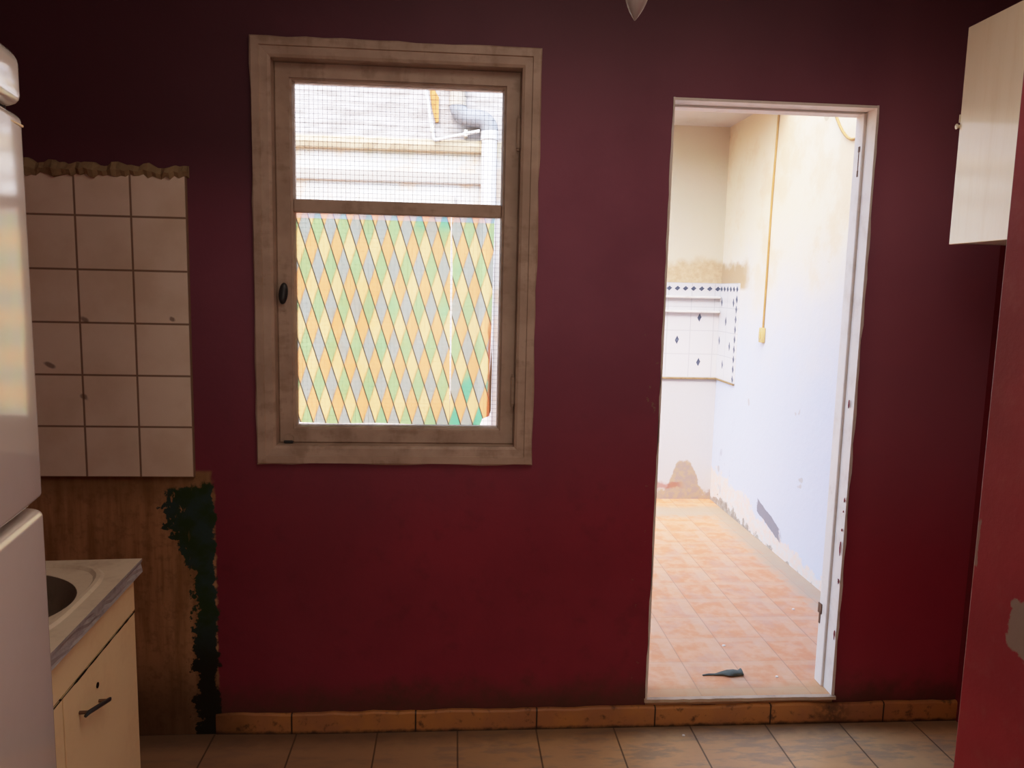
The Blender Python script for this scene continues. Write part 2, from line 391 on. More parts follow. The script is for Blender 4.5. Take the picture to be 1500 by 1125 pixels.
FILM_CLEAR = .42
M = dict(
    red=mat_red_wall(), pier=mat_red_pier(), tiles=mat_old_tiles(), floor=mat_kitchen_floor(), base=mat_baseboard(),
    yfloor=mat_yard_floor(), ywall_r=yard_plaster('yard wall plaster right', True), ywall_b=yard_plaster('yard wall plaster end', False),
    yt_x=yard_tiles('yard end tiles', 'x'), yt_y=yard_tiles('yard side tiles', 'y'),
    win=mat_window_paint(), film=mat_film(), glass=mat_glass(), bulb=mat_bulb(), facade=mat_facade(),
    rim=dirty('crumbled tile mortar', '9A8464', '5A4A34', .9, 14, .9, .1, 60, bs=.6),
    ceil=dirty('smoky ceiling paint', '9A8A84', '6A5450', .6, 3, .8, .1),
    side=dirty('dull red side wall', '7E2632', '5A2026', .6, 4, .6, .2),
    ledge=dirty('stained cornice stone', 'BEAE98', '96805F', .7, 5, .9, .1),
    white_pl=dirty('white plaster', 'C6C4C2', 'AFA8A0', .5, 4, .9, .1),
    jamb=dirty('chipped white door paint', 'E4DED8', 'B8A898', .5, 9, .5, .3, 50),
    chip=dirty('paint chip', '7A2A36', '4A3A34', .8, 40, .7, .1),
    sill=dirty('worn stone threshold', 'CBB69E', '8A7262', .6, 12, .6, .3),
    rust=dirty('rusty iron', '6A4E3C', '3A2A22', .8, 40, .6, .4, metal=.3),
    dark=dirty('black knob', '23262A', '17181A', .5, 20, .4, .5),
    gap=dirty('dark gap', '1A1512', '0E0C0A', .5, 20, .8, .1),
    fridge=dirty('glossy white fridge enamel', 'F4EEE6', 'E8DED2', .4, 3, .16, .6, 30, coat=1.0, bs=.02),
    seal=dirty('dark door seal', '2A2420', '1A1614', .5, 20, .7, .2),
    stone=dirty('worn pale worktop', 'DECEB6', 'B09A82', .7, 9, .35, .4, 60),
    stone_e=dirty('chipped grey worktop edge', 'A09A9A', '6E6864', .8, 25, .6, .3, 90, bs=.6),
    basin=dirty('dull steel basin', '8A7C6C', '5A4E40', .7, 8, .35, .5, metal=.2),
    cup=dirty('cream cupboard laminate', 'FAE2B0', 'E6C490', .6, 5, .45, .35, 50),
    cupw=dirty('cream wall cupboard', 'F6F0D6', 'E6DAB6', .5, 4, .3, .6, 40, (6, 6, .5), coat=.6),
    plug=dirty('yellowed plastic', 'C8B078', '9C8450', .5, 15, .4, .4),
    cable=dirty('yellowed cable', 'B08C58', '8E6A3C', .5, 15, .5, .3),
    motif=dirty('blue grey tile motif', '4A5266', '7A8494', .6, 60, .35, .4),
    ledge_t=dirty('white tile ledge', 'DCDAD6', 'B8B0A8', .5, 10, .35, .4),
    pipe=dirty('grey white drainpipe', 'D2D2D6', 'B4B2B4', .5, 5, .6, .3),
    pipe_b=dirty('beige fibre cement pipe', 'B4AAA0', '968C80', .6, 5, .8, .2),
    elbow=dirty('blue grey pipe elbow', '8E929C', '706C6A', .6, 6, .7, .2),
    brick=dirty('exposed orange brick', 'C08C58', '9A6A44', .7, 8, .9, .1),
    mesh=dirty('galvanised wire', '7C7A80', '5A585C', .5, 30, .6, .4),
    rag=dirty('grey green torn plastic', '59605A', '33382F', .8, 30, .7, .2),
    flake=dirty('white paint flake', 'F0EAE0', 'D8CEC0', .4, 30, .8, .1),
    wire=dirty('black flex', '1C1A1A', '121010', .4, 30, .6, .2),
    brass=dirty('old lamp holder', '8A7A6A', '5A4A3A', .5, 30, .4, .5),
)

# ------------------------------------------------------------------ room shell
XL, XR, ZC, YR = -1.40, 1.80, 2.70, -4.6
WT = .11                                     # kitchen/yard wall thickness
def wall_grid(name, xs, zs, holes, y0, y1, mat):
    mb = MB(); bm = mb.bm
    cells = {(i, k) for i in range(len(xs)-1) for k in range(len(zs)-1)
             if not any(h[0] <= (xs[i]+xs[i+1])/2 <= h[1] and h[2] <= (zs[k]+zs[k+1])/2 <= h[3] for h in holes)}
    V = {}
    def v(i, y, k):
        key = (i, y, k)
        if key not in V: V[key] = bm.verts.new((xs[i], y, zs[k]))
        return V[key]
    for i, k in cells:
        bm.faces.new((v(i, y0, k), v(i+1, y0, k), v(i+1, y0, k+1), v(i, y0, k+1)))
        bm.faces.new((v(i, y1, k), v(i, y1, k+1), v(i+1, y1, k+1), v(i+1, y1, k)))
        for (a, b), (p, q) in (((-1, 0), ((i, k), (i, k+1))), ((1, 0), ((i+1, k), (i+1, k+1))), ((0, -1), ((i, k), (i+1, k))), ((0, 1), ((i, k+1), (i+1, k+1)))):
            if (i+a, k+b) not in cells:
                bm.faces.new((v(p[0], y0, p[1]), v(q[0], y0, q[1]), v(q[0], y1, q[1]), v(p[0], y1, p[1])))
    return mb.build(name, mat)

DL, DR, DB, DT = .675, 1.348, .098, 2.098     # doorway
WL, WR, WB, WTOP = -.618, .258, .921, 2.222   # outer edge of the window surround
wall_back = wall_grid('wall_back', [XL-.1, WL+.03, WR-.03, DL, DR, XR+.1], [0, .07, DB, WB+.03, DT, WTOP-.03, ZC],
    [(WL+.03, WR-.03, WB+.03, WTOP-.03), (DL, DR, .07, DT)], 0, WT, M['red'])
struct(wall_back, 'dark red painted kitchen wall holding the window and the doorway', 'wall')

tp = MB().box(XL, -.014, .878, -.813, .004, 1.806).build('tile_panel', M['tiles'], wall_back)
tp['label'] = 'white square tiles on the red wall'
rm = MB(); N = 46
top = []; bot = []
for i in range(N+1):
    x = XL + (-.806-XL)*i/N
    top.append((x, 1.834 + random.uniform(-.006, .005) + .004*math.sin(i*.9) + (.008 if i < 22 else 0)*(1-i/22)))
    bot.append((x, 1.795 + random.uniform(-.008, .008)))
rings = []
for (x, zt), (_, zb) in zip(top, bot):
    d = random.uniform(.020, .034)
    rings.append([(x, .004, zb), (x, -d*.7, zb+.004), (x, -d, (zt+zb)/2), (x, -d*.6, zt), (x, .004, zt+.003)])
rm.loft(rings)
rm.build('mortar_rim', M['rim'], wall_back)['label'] = 'rough broken mortar edge over the tiles'

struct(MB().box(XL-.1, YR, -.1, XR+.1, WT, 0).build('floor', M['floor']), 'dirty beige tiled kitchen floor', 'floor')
struct(MB().box(XL-.1, YR, ZC, XR+.1, WT, ZC+.12).build('ceiling', M['ceil']), 'smoke stained kitchen ceiling', 'ceiling')
struct(MB().box(XL-.1, YR, 0, XL, 0, ZC).build('wall_left', M['side']), 'dull red wall behind the fridge and sink unit', 'wall')
struct(MB().box(XR, YR, 0, XR+.1, 0, ZC).build('wall_right', M['side']), 'dull red wall carrying the white cupboard', 'wall')
struct(MB().box(XL-.1, YR-.1, 0, XR+.1, YR, ZC).build('wall_rear', M['side']), 'plain red wall behind the viewer', 'wall')
# pier of the right wall next to the viewer
pv = MB(); pv.box(.95, -2.9, 0, XR, -1.172, ZC, .004, 2)
struct(pv.build('wall_pier', M['pier']), 'worn red pier at the right edge with bare plaster chips', 'wall')

bb = MB(); prof = []
for i in range(61):
    x = -.77 + (XR+.77)*i/60
    f = min(1, max(0, (x+.77)/.32))
    h = .072 + random.uniform(-.003, .003); d = .004 + .010*f
    prof.append([(x, .002, 0), (x, -d, 0), (x, -d, h-.006), (x, -d+.004, h), (x, .002, h)])
bb.loft(prof)
struct(bb.build('baseboard_back', M['base']), 'orange brown tiled skirting along the foot of the red wall', 'baseboard')

# ------------------------------------------------------------------ doorway lining
door = struct(thing('door_1', None, None, (DL, 0, DB)), 'white painted doorway without a leaf opening to the yard', 'door')
def dpart(mb, name, mat): return mb.build(name, mat, door, loc=(-DL, 0, -DB))
def wavy_jamb(x0, x1, y0, y1, z0, z1, seg=40, amp=.003):
    rings = []; m = MB()
    for i in range(seg+1):
        z = z0 + (z1-z0)*i/seg; a = random.uniform(-amp, amp)
        rings.append([(x0, y0, z), (x1+a, y0, z), (x1+a, y1, z), (x0, y1, z)])
    return m.loft(rings)
j = wavy_jamb(1.339, 1.3475, -.002, .112, DB, DT)
j.box(1.330, .058, DB, 1.341, .112, DT-.010, .004)
j.mi = 1
for (yc, zc, hh) in ((.008, .63, .030), (.006, .695, .006), (.003, .515, .012), (.024, 1.13, .018), (.004, .80, .010), (.002, .32, .02), (.006, .76, .004)):
    P = [(yc+random.uniform(.0015, .005)*math.cos(t), zc+hh*random.uniform(.5, 1.1)*math.sin(t)) for t in [q*2*math.pi/11 for q in range(11)]]
    j.prism(P, 'x', 1.3340, 1.3360)
j1 = dpart(j, 'jamb', [M['jamb'], M['chip']])
jl = wavy_jamb(.681, .6755, -.002, .112, DB, DT); dpart(jl, 'jamb', M['jamb'])
hd = MB().box(.681, -.002, DT-.009, 1.339, .112, DT-.001); hd.box(.681, .058, DT-.016, 1.330, .112, DT-.008, .003)
dpart(hd, 'head', M['jamb'])
th = MB(); N = 30; rings = []
for i in range(N+1):
    x = .671 + (1.353-.671)*i/N; a = random.uniform(-.002, .002)
    rings.append([(x, -.008+a, DB-.013), (x, -.008+a, DB-.002), (x, .006, DB+.0005), (x, .006, DB-.013)])
th.loft(rings)
dpart(th, 'threshold', M['sill'])
k = MB().box(1.3265, .090, .355, 1.3305, .115, .392, .001); k.box(1.3275, .098, .318, 1.3303, .106, .36)
dpart(k, 'strike_plate', M['rust'])['label'] = 'rusty latch plate low on the right jamb'
k = MB().box(1.3282, .070, 1.965, 1.3307, .080, 1.983); k.box(1.329, .074, 1.90, 1.3307, .078, 1.968); k.box(1.3284, .072, 1.885, 1.3307, .079, 1.905)
dpart(k, 'hinge_slot', M['rust'])['label'] = 'rusty slot of a removed hinge'

# ------------------------------------------------------------------ window
win = struct(thing('window_1', None, None, (-.18, 0, WB)), 'cream wooden window with clear top pane and coloured diamond lower pane', 'window')
def wpart(mb, name, mat, par=None, smooth=False):
    if par is None: return mb.build(name, mat, win, smooth, loc=(.18, 0, -WB))
    return mb.build(name, mat, par, smooth)
def frame_mb(mb, x0, z0, x1, z1, prof, wob=0):
    """sweep a profile (inset, y) round a rectangle, mitred corners"""
    loops = []
    for (d, y) in prof:
        loops.append((x0+d, z0+d, x1-d, z1-d, y))
    K = 16
    rings = []
    corners = []
    def loop_pts(l):
        a, b, c, d, y = l; P = []
        for (p, q) in (((a, b), (c, b)), ((c, b), (c, d)), ((c, d), (a, d)), ((a, d), (a, b))):
            for t in range(K):
                P.append((p[0]+(q[0]-p[0])*t/K, y, p[1]+(q[1]-p[1])*t/K))
        return P
    R_ = [loop_pts(l) for l in loops]
    if wob:
        for r in R_[:2]:
            for i in range(len(r)):
                random.seed(100+i); w = random.uniform(-wob, wob)
                x, y, z = r[i]; side = i//K
                r[i] = (x + (w if side in (1, 3) else 0), y, z + (w if side in (0, 2) else 0))
    mb.loft(R_ + [R_[0]], True, False)
    bmesh.ops.remove_doubles(mb.bm, verts=mb.bm.verts, dist=1e-6)
    return mb
# flat surround on the wall, then the fixed frame stepping back
wpart(frame_mb(MB(), WL, WB, WR, WTOP, [(0, .004), (0, -.012), (.004, -.016), (.026, -.016), (.028, -.011), (.050, -.009), (.058, -.004), (.058, .0865), (.066, .0865), (.066, .0905), (.03, .0905), (.03, .004)], .0025), 'surround', M['win'])
SX0, SZ0, SX1, SZ1 = WL+.0585, WB+.0585, WR-.0585, WTOP-.0585
sash = wpart(frame_mb(MB(), SX0, SZ0, SX1, SZ1, [(0, .085), (0, .044), (.004, .040), (.044, .040), (.046, .047), (.051, .050), (.055, .064), (.055, .085)]), 'sash', M['win'])
GX0, GX1, GZ0, GZ1 = -.503, .139, 1.032, 2.115
GY = .070
ml = MB().box(GX0-.004, .048, 1.7145, GX1+.006, .082, 1.7555, .004)
wpart(ml, 'glazing_bar', M['win'], sash)
wpart(MB().box(GX0-.004, GY, 1.7555, GX1+.004, GY+.004, GZ1), 'glass_pane', M['glass'], sash)
wpart(MB().box(GX0-.004, GY, GZ0, GX1+.004, GY+.004, 1.7145), 'glass_pane', M['glass'], sash)
# two sheets of coloured film with a bright slit between them and a torn corner
def sheet(pts, name):
    m = MB(); m.bm.faces.new([m.bm.verts.new((a, GY+.0058, b)) for a, b in pts]); return wpart(m, name, M['film'], sash)
sheet([(-.5055, 1.041), (-.4, 1.0375), (-.25, 1.0405), (-.1, 1.0365), (-.0115, 1.037), (-.0115, 1.1), (-.0125, 1.125), (-.0150, 1.7145), (-.5055, 1.7145)], 'coloured_film')
sheet([(-.0105, 1.037), (.090, 1.0365), (.098, 1.058), (.112, 1.064), (.1215, 1.068), (.119, 1.2), (.123, 1.4), (.126, 1.704), (.127, 1.7145), (-.0110, 1.7145), (-.0080, 1.55), (-.0085, 1.13), (-.0105, 1.12)], 'coloured_film')
m = MB(); m.prism([(.1205, 1.070), (.1255, 1.085), (.1270, 1.22), (.1245, 1.31), (.119, 1.20)], 'y', GY+.0064, GY+.0074)
wpart(m, 'film_curl', M['brick'], sash)['label'] = 'rust orange curled edge of the film'
# wire mesh outside
ms = MB(); pt = .0142
nx = int((.20+.565)/pt); nz = int((2.17-.975)/pt)
for i in range(nx+1):
    x = -.565 + i*pt; ms.box(x-.0005, .1000, .975, x+.0005, .1006, 2.17)
for i in range(nz+1):
    z = .975 + i*pt; ms.box(-.565, .1004, z-.0005, .20, .1010, z+.0005)
wpart(ms, 'wire_mesh', M['mesh'])['label'] = 'square wire mesh outside the glass'
# handle on the left stile
hp = MB(); pts = [(-.5375+.0125*math.cos(t), 1.46+.040*math.sin(t)) for t in [k*2*math.pi/24 for k in range(24)]]
hp.prism([(-.5375+.0145*math.cos(k*2*math.pi/24)*1.05, 1.462+.058*math.sin(k*2*math.pi/24)) for k in range(24)], 'y', .0415, .0365)
plate = wpart(hp, 'handle_plate', M['win'], sash)
hk = MB(); rings = []
for yy, s in ((.038, .85), (.032, 1.0), (.026, 1.0), (.020, .85), (.017, .5)):
    rings.append([(-.538+(.0140*math.cos(t)+.003*math.sin(t))*s, yy, 1.460+.034*math.sin(t)*s) for t in [k*2*math.pi/24 for k in range(24)]])
hk.loft(rings); o = hk.build('handle_knob', M['dark'], sash, True); o['label'] = 'black oval window knob'
# catch at the bottom of the left stile
ct = MB(); ct.prism([(-.527+.014*math.cos(k*math.pi/12), .995+.014*math.sin(k*math.pi/12)) for k in range(13)]+[(-.541, .980), (-.513, .980)], 'y', .041, .030)
wpart(ct, 'catch', M['win'], sash)
wpart(MB().box(-.543, .026, .9795, -.513, .040, .989, .003), 'catch_bolt', M['dark'], sash)
for zc in (1.975, 1.16):
    h = MB(); h.tube([(.194, .030, zc-.045), (.194, .030, zc+.045)], .0065, 12)
    h.tube([(.194, .030, zc-.053), (.194, .030, zc-.046)], .0045, 10); h.tube([(.194, .030, zc+.046), (.194, .030, zc+.053)], .0045, 10)
    wpart(h, 'hinge', M['win'], sash, True)

# ------------------------------------------------------------------ fridge
fr = thing('fridge', 'tall glossy white fridge freezer at the left edge beside the sink unit', 'fridge', (-.882, -1.5815, 0), R(8.6))
def door_shape(z0, z1, xb=.235, xf=.30, rnd=.022, bulge=.006, topr=.012, half=.30, inset=0):
    """rounded, slightly bulged door slab: outline in plan lofted in z with softened ends"""
    m = MB(); rings = []
    def outline(s):
        P = [(xb, -half+s), ]
        n = 8
        for k in range(n+1):
            t = k/n*math.pi/2; P.append((xf-s-rnd+rnd*math.sin(t), -half+s+rnd-rnd*math.cos(t)))
        for k in range(1, 10):
            y = -half+rnd + (2*half-2*rnd)*k/10
            P.append((xf-s+bulge*(1-(y/(half-rnd))**2), y))
        for k in range(n+1):
            t = k/n*math.pi/2; P.append((xf-s-rnd+rnd*math.cos(t), half-s-rnd+rnd*math.sin(t)))
        P.append((xb, half-s)); return P
    seq = []
    for k in range(5):
        t = k/4*math.pi/2; seq.append((z0+topr*.7*(1-math.sin(t)) if False else z0+topr*.7*(1-math.cos(t)), topr*.7*(1-math.sin(t))))
    for k in range(7):
        t = k/6*math.pi/2; seq.append((z1-topr+topr*math.sin(t), topr*(1-math.cos(t))))
    for z, s in seq: rings.append([(x, y, z) for x, y in outline(s)])
    return m.loft(rings)
MB().box(-.30, -.295, .03, .225, .295, 1.80, .015, 3).build('body', M['fridge'], fr, True)
door_shape(.075, 1.141).build('lower_door', M['fridge'], fr, True)
gs = MB().box(.226, -.285, 1.05, .268, .285, 1.20); gs.build('door_seal', M['seal'], fr)
ud = door_shape(1.158, 1.727); ud.build('upper_door', M['fridge'], fr, True)
st = MB()
st.box(.225, -.285, 1.70, .280, .285, 1.76); st.build('door_seal', M['seal'], fr)
door_shape(1.737, 1.818, topr=.022).build('top_panel', M['fridge'], fr, True)
# thin trim lip at the head of the upper door
MB().box(.27, -.286, 1.709, .3015, .286, 1.7125, .001).build('door_trim', M['cup'], fr)
MB().box(-.28, -.28, .03, .27, .28, .078).build('plinth', M['seal'], fr)
for sx in (-.24, .20):
    for sy in (-.24, .24):
        MB().lathe([(.02, 0), (.022, .006), (.014, .032)], (sx, sy, 0), 14).build('foot', M['dark'], fr, True)

# ------------------------------------------------------------------ sink unit
SK = (-.717, -.674, 0); SR = R(3.6)
cab = thing('sink_cabinet', 'cream sink base cupboard with a loose bar handle on its door', 'cupboard', SK, SR)
LEN = -.545; DEP = -.63
b = MB()
b.box(DEP, -.020, .10, -.040, -.002, .8165); b.box(DEP, LEN, .10, -.040, LEN+.018, .8165)
b.box(DEP, LEN, .10, -.040, -.002, .118); b.box(DEP, LEN, .10, DEP+.008, -.002, .8165)
b.box(-.06, LEN, .735, -.041, -.002, .8165); b.box(-.10, LEN, 0, -.082, -.002, .10); b.box(DEP, LEN, 0, DEP+.018, -.002, .10)
b.box(-.058, -.385-.015, .118, -.041, -.385+.001, .735)
b.build('carcass', M['cup'], cab)
MB().box(-.040, LEN, .727, -.020, -.001, .816, .0015).build('fascia', M['cup'], cab)
d1 = MB().box(-.040, -.386, .105, -.020, -.003, .7215, .002).build('cupboard_door', M['cup'], cab)
d2 = MB().box(-.040, LEN, .105, -.020, -.390, .720, .002).build('cupboard_door', M['cup'], cab)
hb = MB(); hb.tube([(-.004, -.335, .655), (-.002, -.325, .657), (-.002, -.222, .626), (-.004, -.212, .623)], [.003, .0045, .0045, .003], 10)
hb.build('handle', M['dark'], d1, True)['label'] = 'thin dark bar handle hanging crooked'
for (hy, hz) in ((-.322, .656), (-.228, .6275)):
    ht = MB(); ht.tube([(-.022, hy, hz), (-.002, hy, hz)], .0035, 10); ht.build('handle_post', M['rust'], d1, True)
sh = MB(); sh.tube([(-.0215, -.232, .664), (-.0185, -.232, .664)], .006, 12); sh.build('screw_hole', M['gap'], d1)
# grime in the joint under the fascia
gm = MB(); rings = []
for i in range(31):
    y = -.540 + .536*i/30; w = random.uniform(.0005, .0028)
    rings.append([(-.0196, y, .724-w), (-.0186, y, .724-w), (-.0186, y, .724+w), (-.0196, y, .724+w)])
gm.loft(rings); gm.box(-.034, LEN, .715, -.026, -.002, .730); gm.box(-.034, -.3905, .11, -.024, -.3855, .72)
gm.build('joint_grime', M['gap'], cab)

wk = thing('worktop', 'pale worn sink worktop with chipped grey front edge on the cream cupboard', 'worktop', SK, SR)
NE = 64; cx, cy_, rx, ry = -.285, -.245, .228, .186
X0, X1, Y0, Y1 = -.665, 0.0, -.56, 0.0
def rect_at(t):
    dx, dy = math.cos(t), math.sin(t)
    s = min(((X1-cx) if dx > 0 else (X0-cx))/dx if abs(dx) > 1e-9 else 9, ((Y1-cy_) if dy > 0 else (Y0-cy_))/dy if abs(dy) > 1e-9 else 9)
    return (cx+dx*s, cy_+dy*s)
ang = sorted([k*2*math.pi/NE for k in range(NE)] + [math.atan2(yy-cy_, xx-cx) % (2*math.pi) for xx in (X0, X1) for yy in (Y0, Y1)])
el = lambda t, s, z: (cx+rx*s*math.cos(t), cy_+ry*s*math.sin(t), z)
def oct_(t, s, z):   # soft rectangle outline of the raised drip rim
    c, d = math.cos(t), math.sin(t); q = (abs(c/.255)**4 + abs(d/.225)**4) ** -.25 * s
    return (cx+c*q, cy_+d*q, z)
tm = MB()
tm.loft([[(*rect_at(t), .850) for t in ang], [oct_(t, .985, .850) for t in ang], [oct_(t, .96, .8545) for t in ang], [oct_(t, .93, .8545) for t in ang], [oct_(t, .905, .848) for t in ang], [el(t, 1.0, .847) for t in ang], [el(t, 1.0, .800) for t in ang]], True, False)
tm.mi = 1
er = [[(*rect_at(t), .850) for t in ang], [(*rect_at(t), .845) for t in ang]]
for z in (.838, .83, .823, .818):
    er.append([(rect_at(t)[0] + (random.uniform(-.004, .0) if z not in (.818,) else 0), rect_at(t)[1], z) for t in ang])
tm.loft(er, True, False); tm.mi = 0
tm.loft([[(*rect_at(t), .818) for t in ang], [el(t, 1.0, .800) for t in ang]], True, False)
bmesh.ops.remove_doubles(tm.bm, verts=tm.bm.verts, dist=1e-5)
tm.build('slab', [M['stone'], M['stone_e']], wk)
bs = MB(); bs.loft([[el(t, s, z) for t in ang] for s, z in ((.998, .846), (.985, .838), (.955, .81), (.90, .765), (.80, .742), (.55, .732), (.12, .727))], True, False)
bs.loft([[el(t, s, z) for t in ang] for s, z in ((.12, .727), (.10, .7255), (.02, .7255))], True, True)
bs.build('basin', M['basin'], wk, True)['label'] = 'dark round sunken basin'

# ------------------------------------------------------------------ wall cupboard
wc = thing('wall_cupboard', 'cream wall cupboard hanging high on the right above the red pier', 'cupboard', (1.45, -.262, 1.651))
L = -.80; H = .605
b = MB()
b.box(.018, L, 0, XR-1.45-.002, -.002, .018); b.box(.018, L, H-.018, XR-1.45-.002, -.002, H)
b.box(.018, -.018, 0, XR-1.45-.002, 0, H); b.box(.018, L, 0, XR-1.45-.002, L+.018, H)
b.box(XR-1.45-.010, L, 0, XR-1.45-.001, 0, H)
b.build('carcass', M['cupw'], wc)
da = MB().box(-.002, -.398, -.002, .017, .001, H+.002, .002).build('cupboard_door', M['cupw'], wc)
db = MB().box(-.002, L, -.002, .017, -.402, H+.002, .002).build('cupboard_door', M['cupw'], wc)
kn = MB(); kn.tube([(.005, .0, .335), (-.001, .006, .335), (-.008, .006, .335), (-.010, .006, .335)], [.004, .005, .008, .005], 12)
kn.box(-.004, .001, .345, .004, .004, .368, .001)
kn.build('catch', M['cupw'], da, True)

# ------------------------------------------------------------------ hanging bulb
pb = thing('hanging_bulb', 'frosted pointed bulb hanging from the ceiling above the doorway side', 'lamp', (.372, -.8, ZC))
tip = 2.051 - ZC
bl = MB(); rings = []
for t in range(15):
    u = t/14
    r = .0255*math.sin(math.pi*min(1, u*.62))**.75 if u < 1 else .024
    z = tip + .105*u; ox = -.006*(1-u)
    r = max(.0012, .0265*(math.sin(min(1, u/.62)*math.pi/2)**.8) * (1 if u < .62 else 1-.45*((u-.62)/.38)**1.5))
    rings.append([(ox+r*math.cos(k*2*math.pi/24), r*math.sin(k*2*math.pi/24), z) for k in range(24)])
bl.loft(rings); bl.build('bulb', M['bulb'], pb, True)
MB().lathe([(.013, tip+.103), (.019, tip+.108), (.021, tip+.150), (.016, tip+.165), (.006, tip+.172)], (0, 0, 0), 20).build('lamp_holder', M['brass'], pb, True)
fx = MB(); fx.tube([(0, 0, tip+.168), (.002, 0, -.3), (0, 0, -.02)], .003, 8); fx.build('flex', M['wire'], pb, True)
MB().lathe([(.012, -.045), (.035, -.02), (.042, -.001)], (0, 0, 0), 22).build('ceiling_rose', M['brass'], pb, True)

# ------------------------------------------------------------------ yard
YX, YB, YZ = 1.749, 2.525, 2.545
struct(MB().box(-3.2, WT, -.1, 2.0, 4.6, DB).box(DL+.001, .004, .07, DR-.001, WT, DB-.0002).build('floor_yard', M['yfloor']), 'orange terracotta tiled yard floor with pale bands', 'floor')
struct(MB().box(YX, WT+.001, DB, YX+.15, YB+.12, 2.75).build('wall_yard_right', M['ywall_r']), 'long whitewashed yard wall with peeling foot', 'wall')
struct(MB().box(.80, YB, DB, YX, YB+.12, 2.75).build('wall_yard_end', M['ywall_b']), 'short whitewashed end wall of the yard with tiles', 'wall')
struct(MB().box(.80, 1.55, YZ, YX, YB, 2.75).build('ceiling_yard', M['white_pl']), 'white slab roofing the far end of the yard', 'ceiling')
fac = MB().box(-3.2, 4.2, -.1, 2.0, 4.4, 5.0).build('wall_patio_far', M['facade'])
struct(fac, 'weathered white house wall across the patio', 'wall')
c1 = MB(); rings = []
for i in range(61):
    x = -3.2 + 3.42*i/60; a = random.uniform(-.012, .012)
    rings.append([(x, 4.21, 2.60), (x, 4.15+a*.5, 2.605), (x, 4.13+a, 2.65), (x, 4.14+a, 2.690+a*.7), (x, 4.21, 2.705+a)])
c1.loft(rings); c1.build('cornice', M['ledge'], fac)['label'] = 'orange stained broken ledge'
c2 = MB(); c2.prism([(4.21, 2.345), (4.165, 2.35), (4.145, 2.40), (4.135, 2.432), (4.21, 2.44)], 'x', -3.2, .21); c2.build('moulding', M['white_pl'], fac)
c3 = MB(); c3.box(-.80, 4.155, 2.17, -.01, 4.21, 2.25, .006); c3.build('lintel', M['white_pl'], fac)
c4 = MB(); c4.prism([(-.225, 3.16), (-.150, 3.04), (-.150, 2.845), (-.175, 2.84), (-.205, 2.95), (-.222, 3.05)], 'y', 4.17, 4.205)
c4.build('exposed_brick', M['brick'], fac)['label'] = 'orange brick where plaster fell off'

dp = thing('drainpipe', 'thick white drainpipe with grey elbow on the wall outside the window', 'pipe', (.272, 4.12, DB))
def dpp(mb, name, mat): return mb.build(name, mat, dp, True, loc=(-.272, -4.12, -DB))
m = MB(); m.tube([(.272, 4.12, DB), (.272, 4.12, 2.76)], .064, 24); m.tube([(.272, 4.12, 2.70), (.272, 4.12, 2.775)], .072, 24); dpp(m, 'downpipe', M['pipe'])
m = MB(); arc = []
for k in range(9):
    t = k/8*math.pi/2; arc.append((.172+.10*math.cos(t), 4.12, 2.77+.10*math.sin(t)))
arc += [(.10, 4.12, 2.875)]
for k in range(1, 8):
    t = k/7*math.pi/2; arc.append((.10-.095*math.sin(t), 4.12, 2.97-.095*math.cos(t)))
m.tube(arc, [.072]*9+[.070]+[.068]*7, 24); dpp(m, 'elbow', M['elbow'])
m = MB(); m.tube([(.005, 4.12, 2.955), (.005, 4.12, 4.9)], .062, 24); m.tube([(.005, 4.12, 2.965), (.005, 4.12, 3.03)], .071, 24); dpp(m, 'upper_pipe', M['pipe_b'])

cd = thing('conduit', 'thin bent white conduit pipe running over the outside wall ledge', 'pipe', (-.18, 4.10, 2.685))
def cdp(mb, name, mat): return mb.build(name, mat, cd, True, loc=(.18, -4.10, -2.685))
m = MB(); m.tube([(-.30, 4.10, 3.9), (-.262, 4.10, 3.137), (-.192, 4.10, 2.72), (-.186, 4.10, 2.695), (-.176, 4.10, 2.684), (-.15, 4.10, 2.688), (.19, 4.10, 2.769)], .0145, 12); cdp(m, 'pipe_run', M['pipe'])
for (x, z) in ((.075, 2.742), (-.20, 2.765)):
    m = MB(); m.box(x-.014, 4.08, z-.022, x+.014, 4.199, z+.03, .004); cdp(m, 'clip', M['ledge_t'])

# yard wall tiles with small dark motifs
def motif(mb, u, z, w, h, axis, face):
    pts = [(u, z-h), (u+w*.55, z-h*.35), (u+w, z+.1*h), (u+w*.5, z+h*.5), (u+.1*w, z+h), (u-w*.5, z+h*.4), (u-w, z-.1*h), (u-w*.6, z-h*.5)]
    mb.mi = 1
    if axis == 'x': mb.prism(pts, 'y', face, face-.0012)
    else: mb.prism(pts, 'x', face, face-.0012)
    mb.mi = 0
tA = MB(); tA.box(.95, YB-.010, .928, YX, YB+.002, 1.552)
for i in range(12):
    u = 1.722 - .054*i; motif(tA, u, 1.515, .019, .016, 'x', YB-.010)
for (u, z) in ((1.609, 1.327), (1.465, 1.178), (1.616, 1.033), (1.33, 1.04), (1.20, 1.178), (1.33, 1.327), (1.355, 1.180)):
    motif(tA, u, z, .014, .028, 'x', YB-.010)
tb = tA.build('wall_tiles_end', [M['yt_x'], M['motif']]); tb.name = 'trim_1'
struct(tb, 'white tiles with dark motifs on the short end wall of the yard', 'wall tiles')
lg = MB(); lg.box(.95, YB-.042, 1.452, YX-.014, YB-.009, 1.466, .004); lg.build('ledge', M['ledge_t'], tb)
lg = MB(); lg.box(.95, YB-.042, 1.358, YX-.014, YB-.009, 1.372, .004); lg.build('ledge', M['ledge_t'], tb)
lg = MB(); lg.box(.95, YB-.018, .918, YX-.011, YB-.001, .930, .003); lg.build('mortar_edge', M['rim'], tb)
tB = MB(); tB.box(YX-.010, 2.185, .928, YX+.002, YB-.010, 1.552)
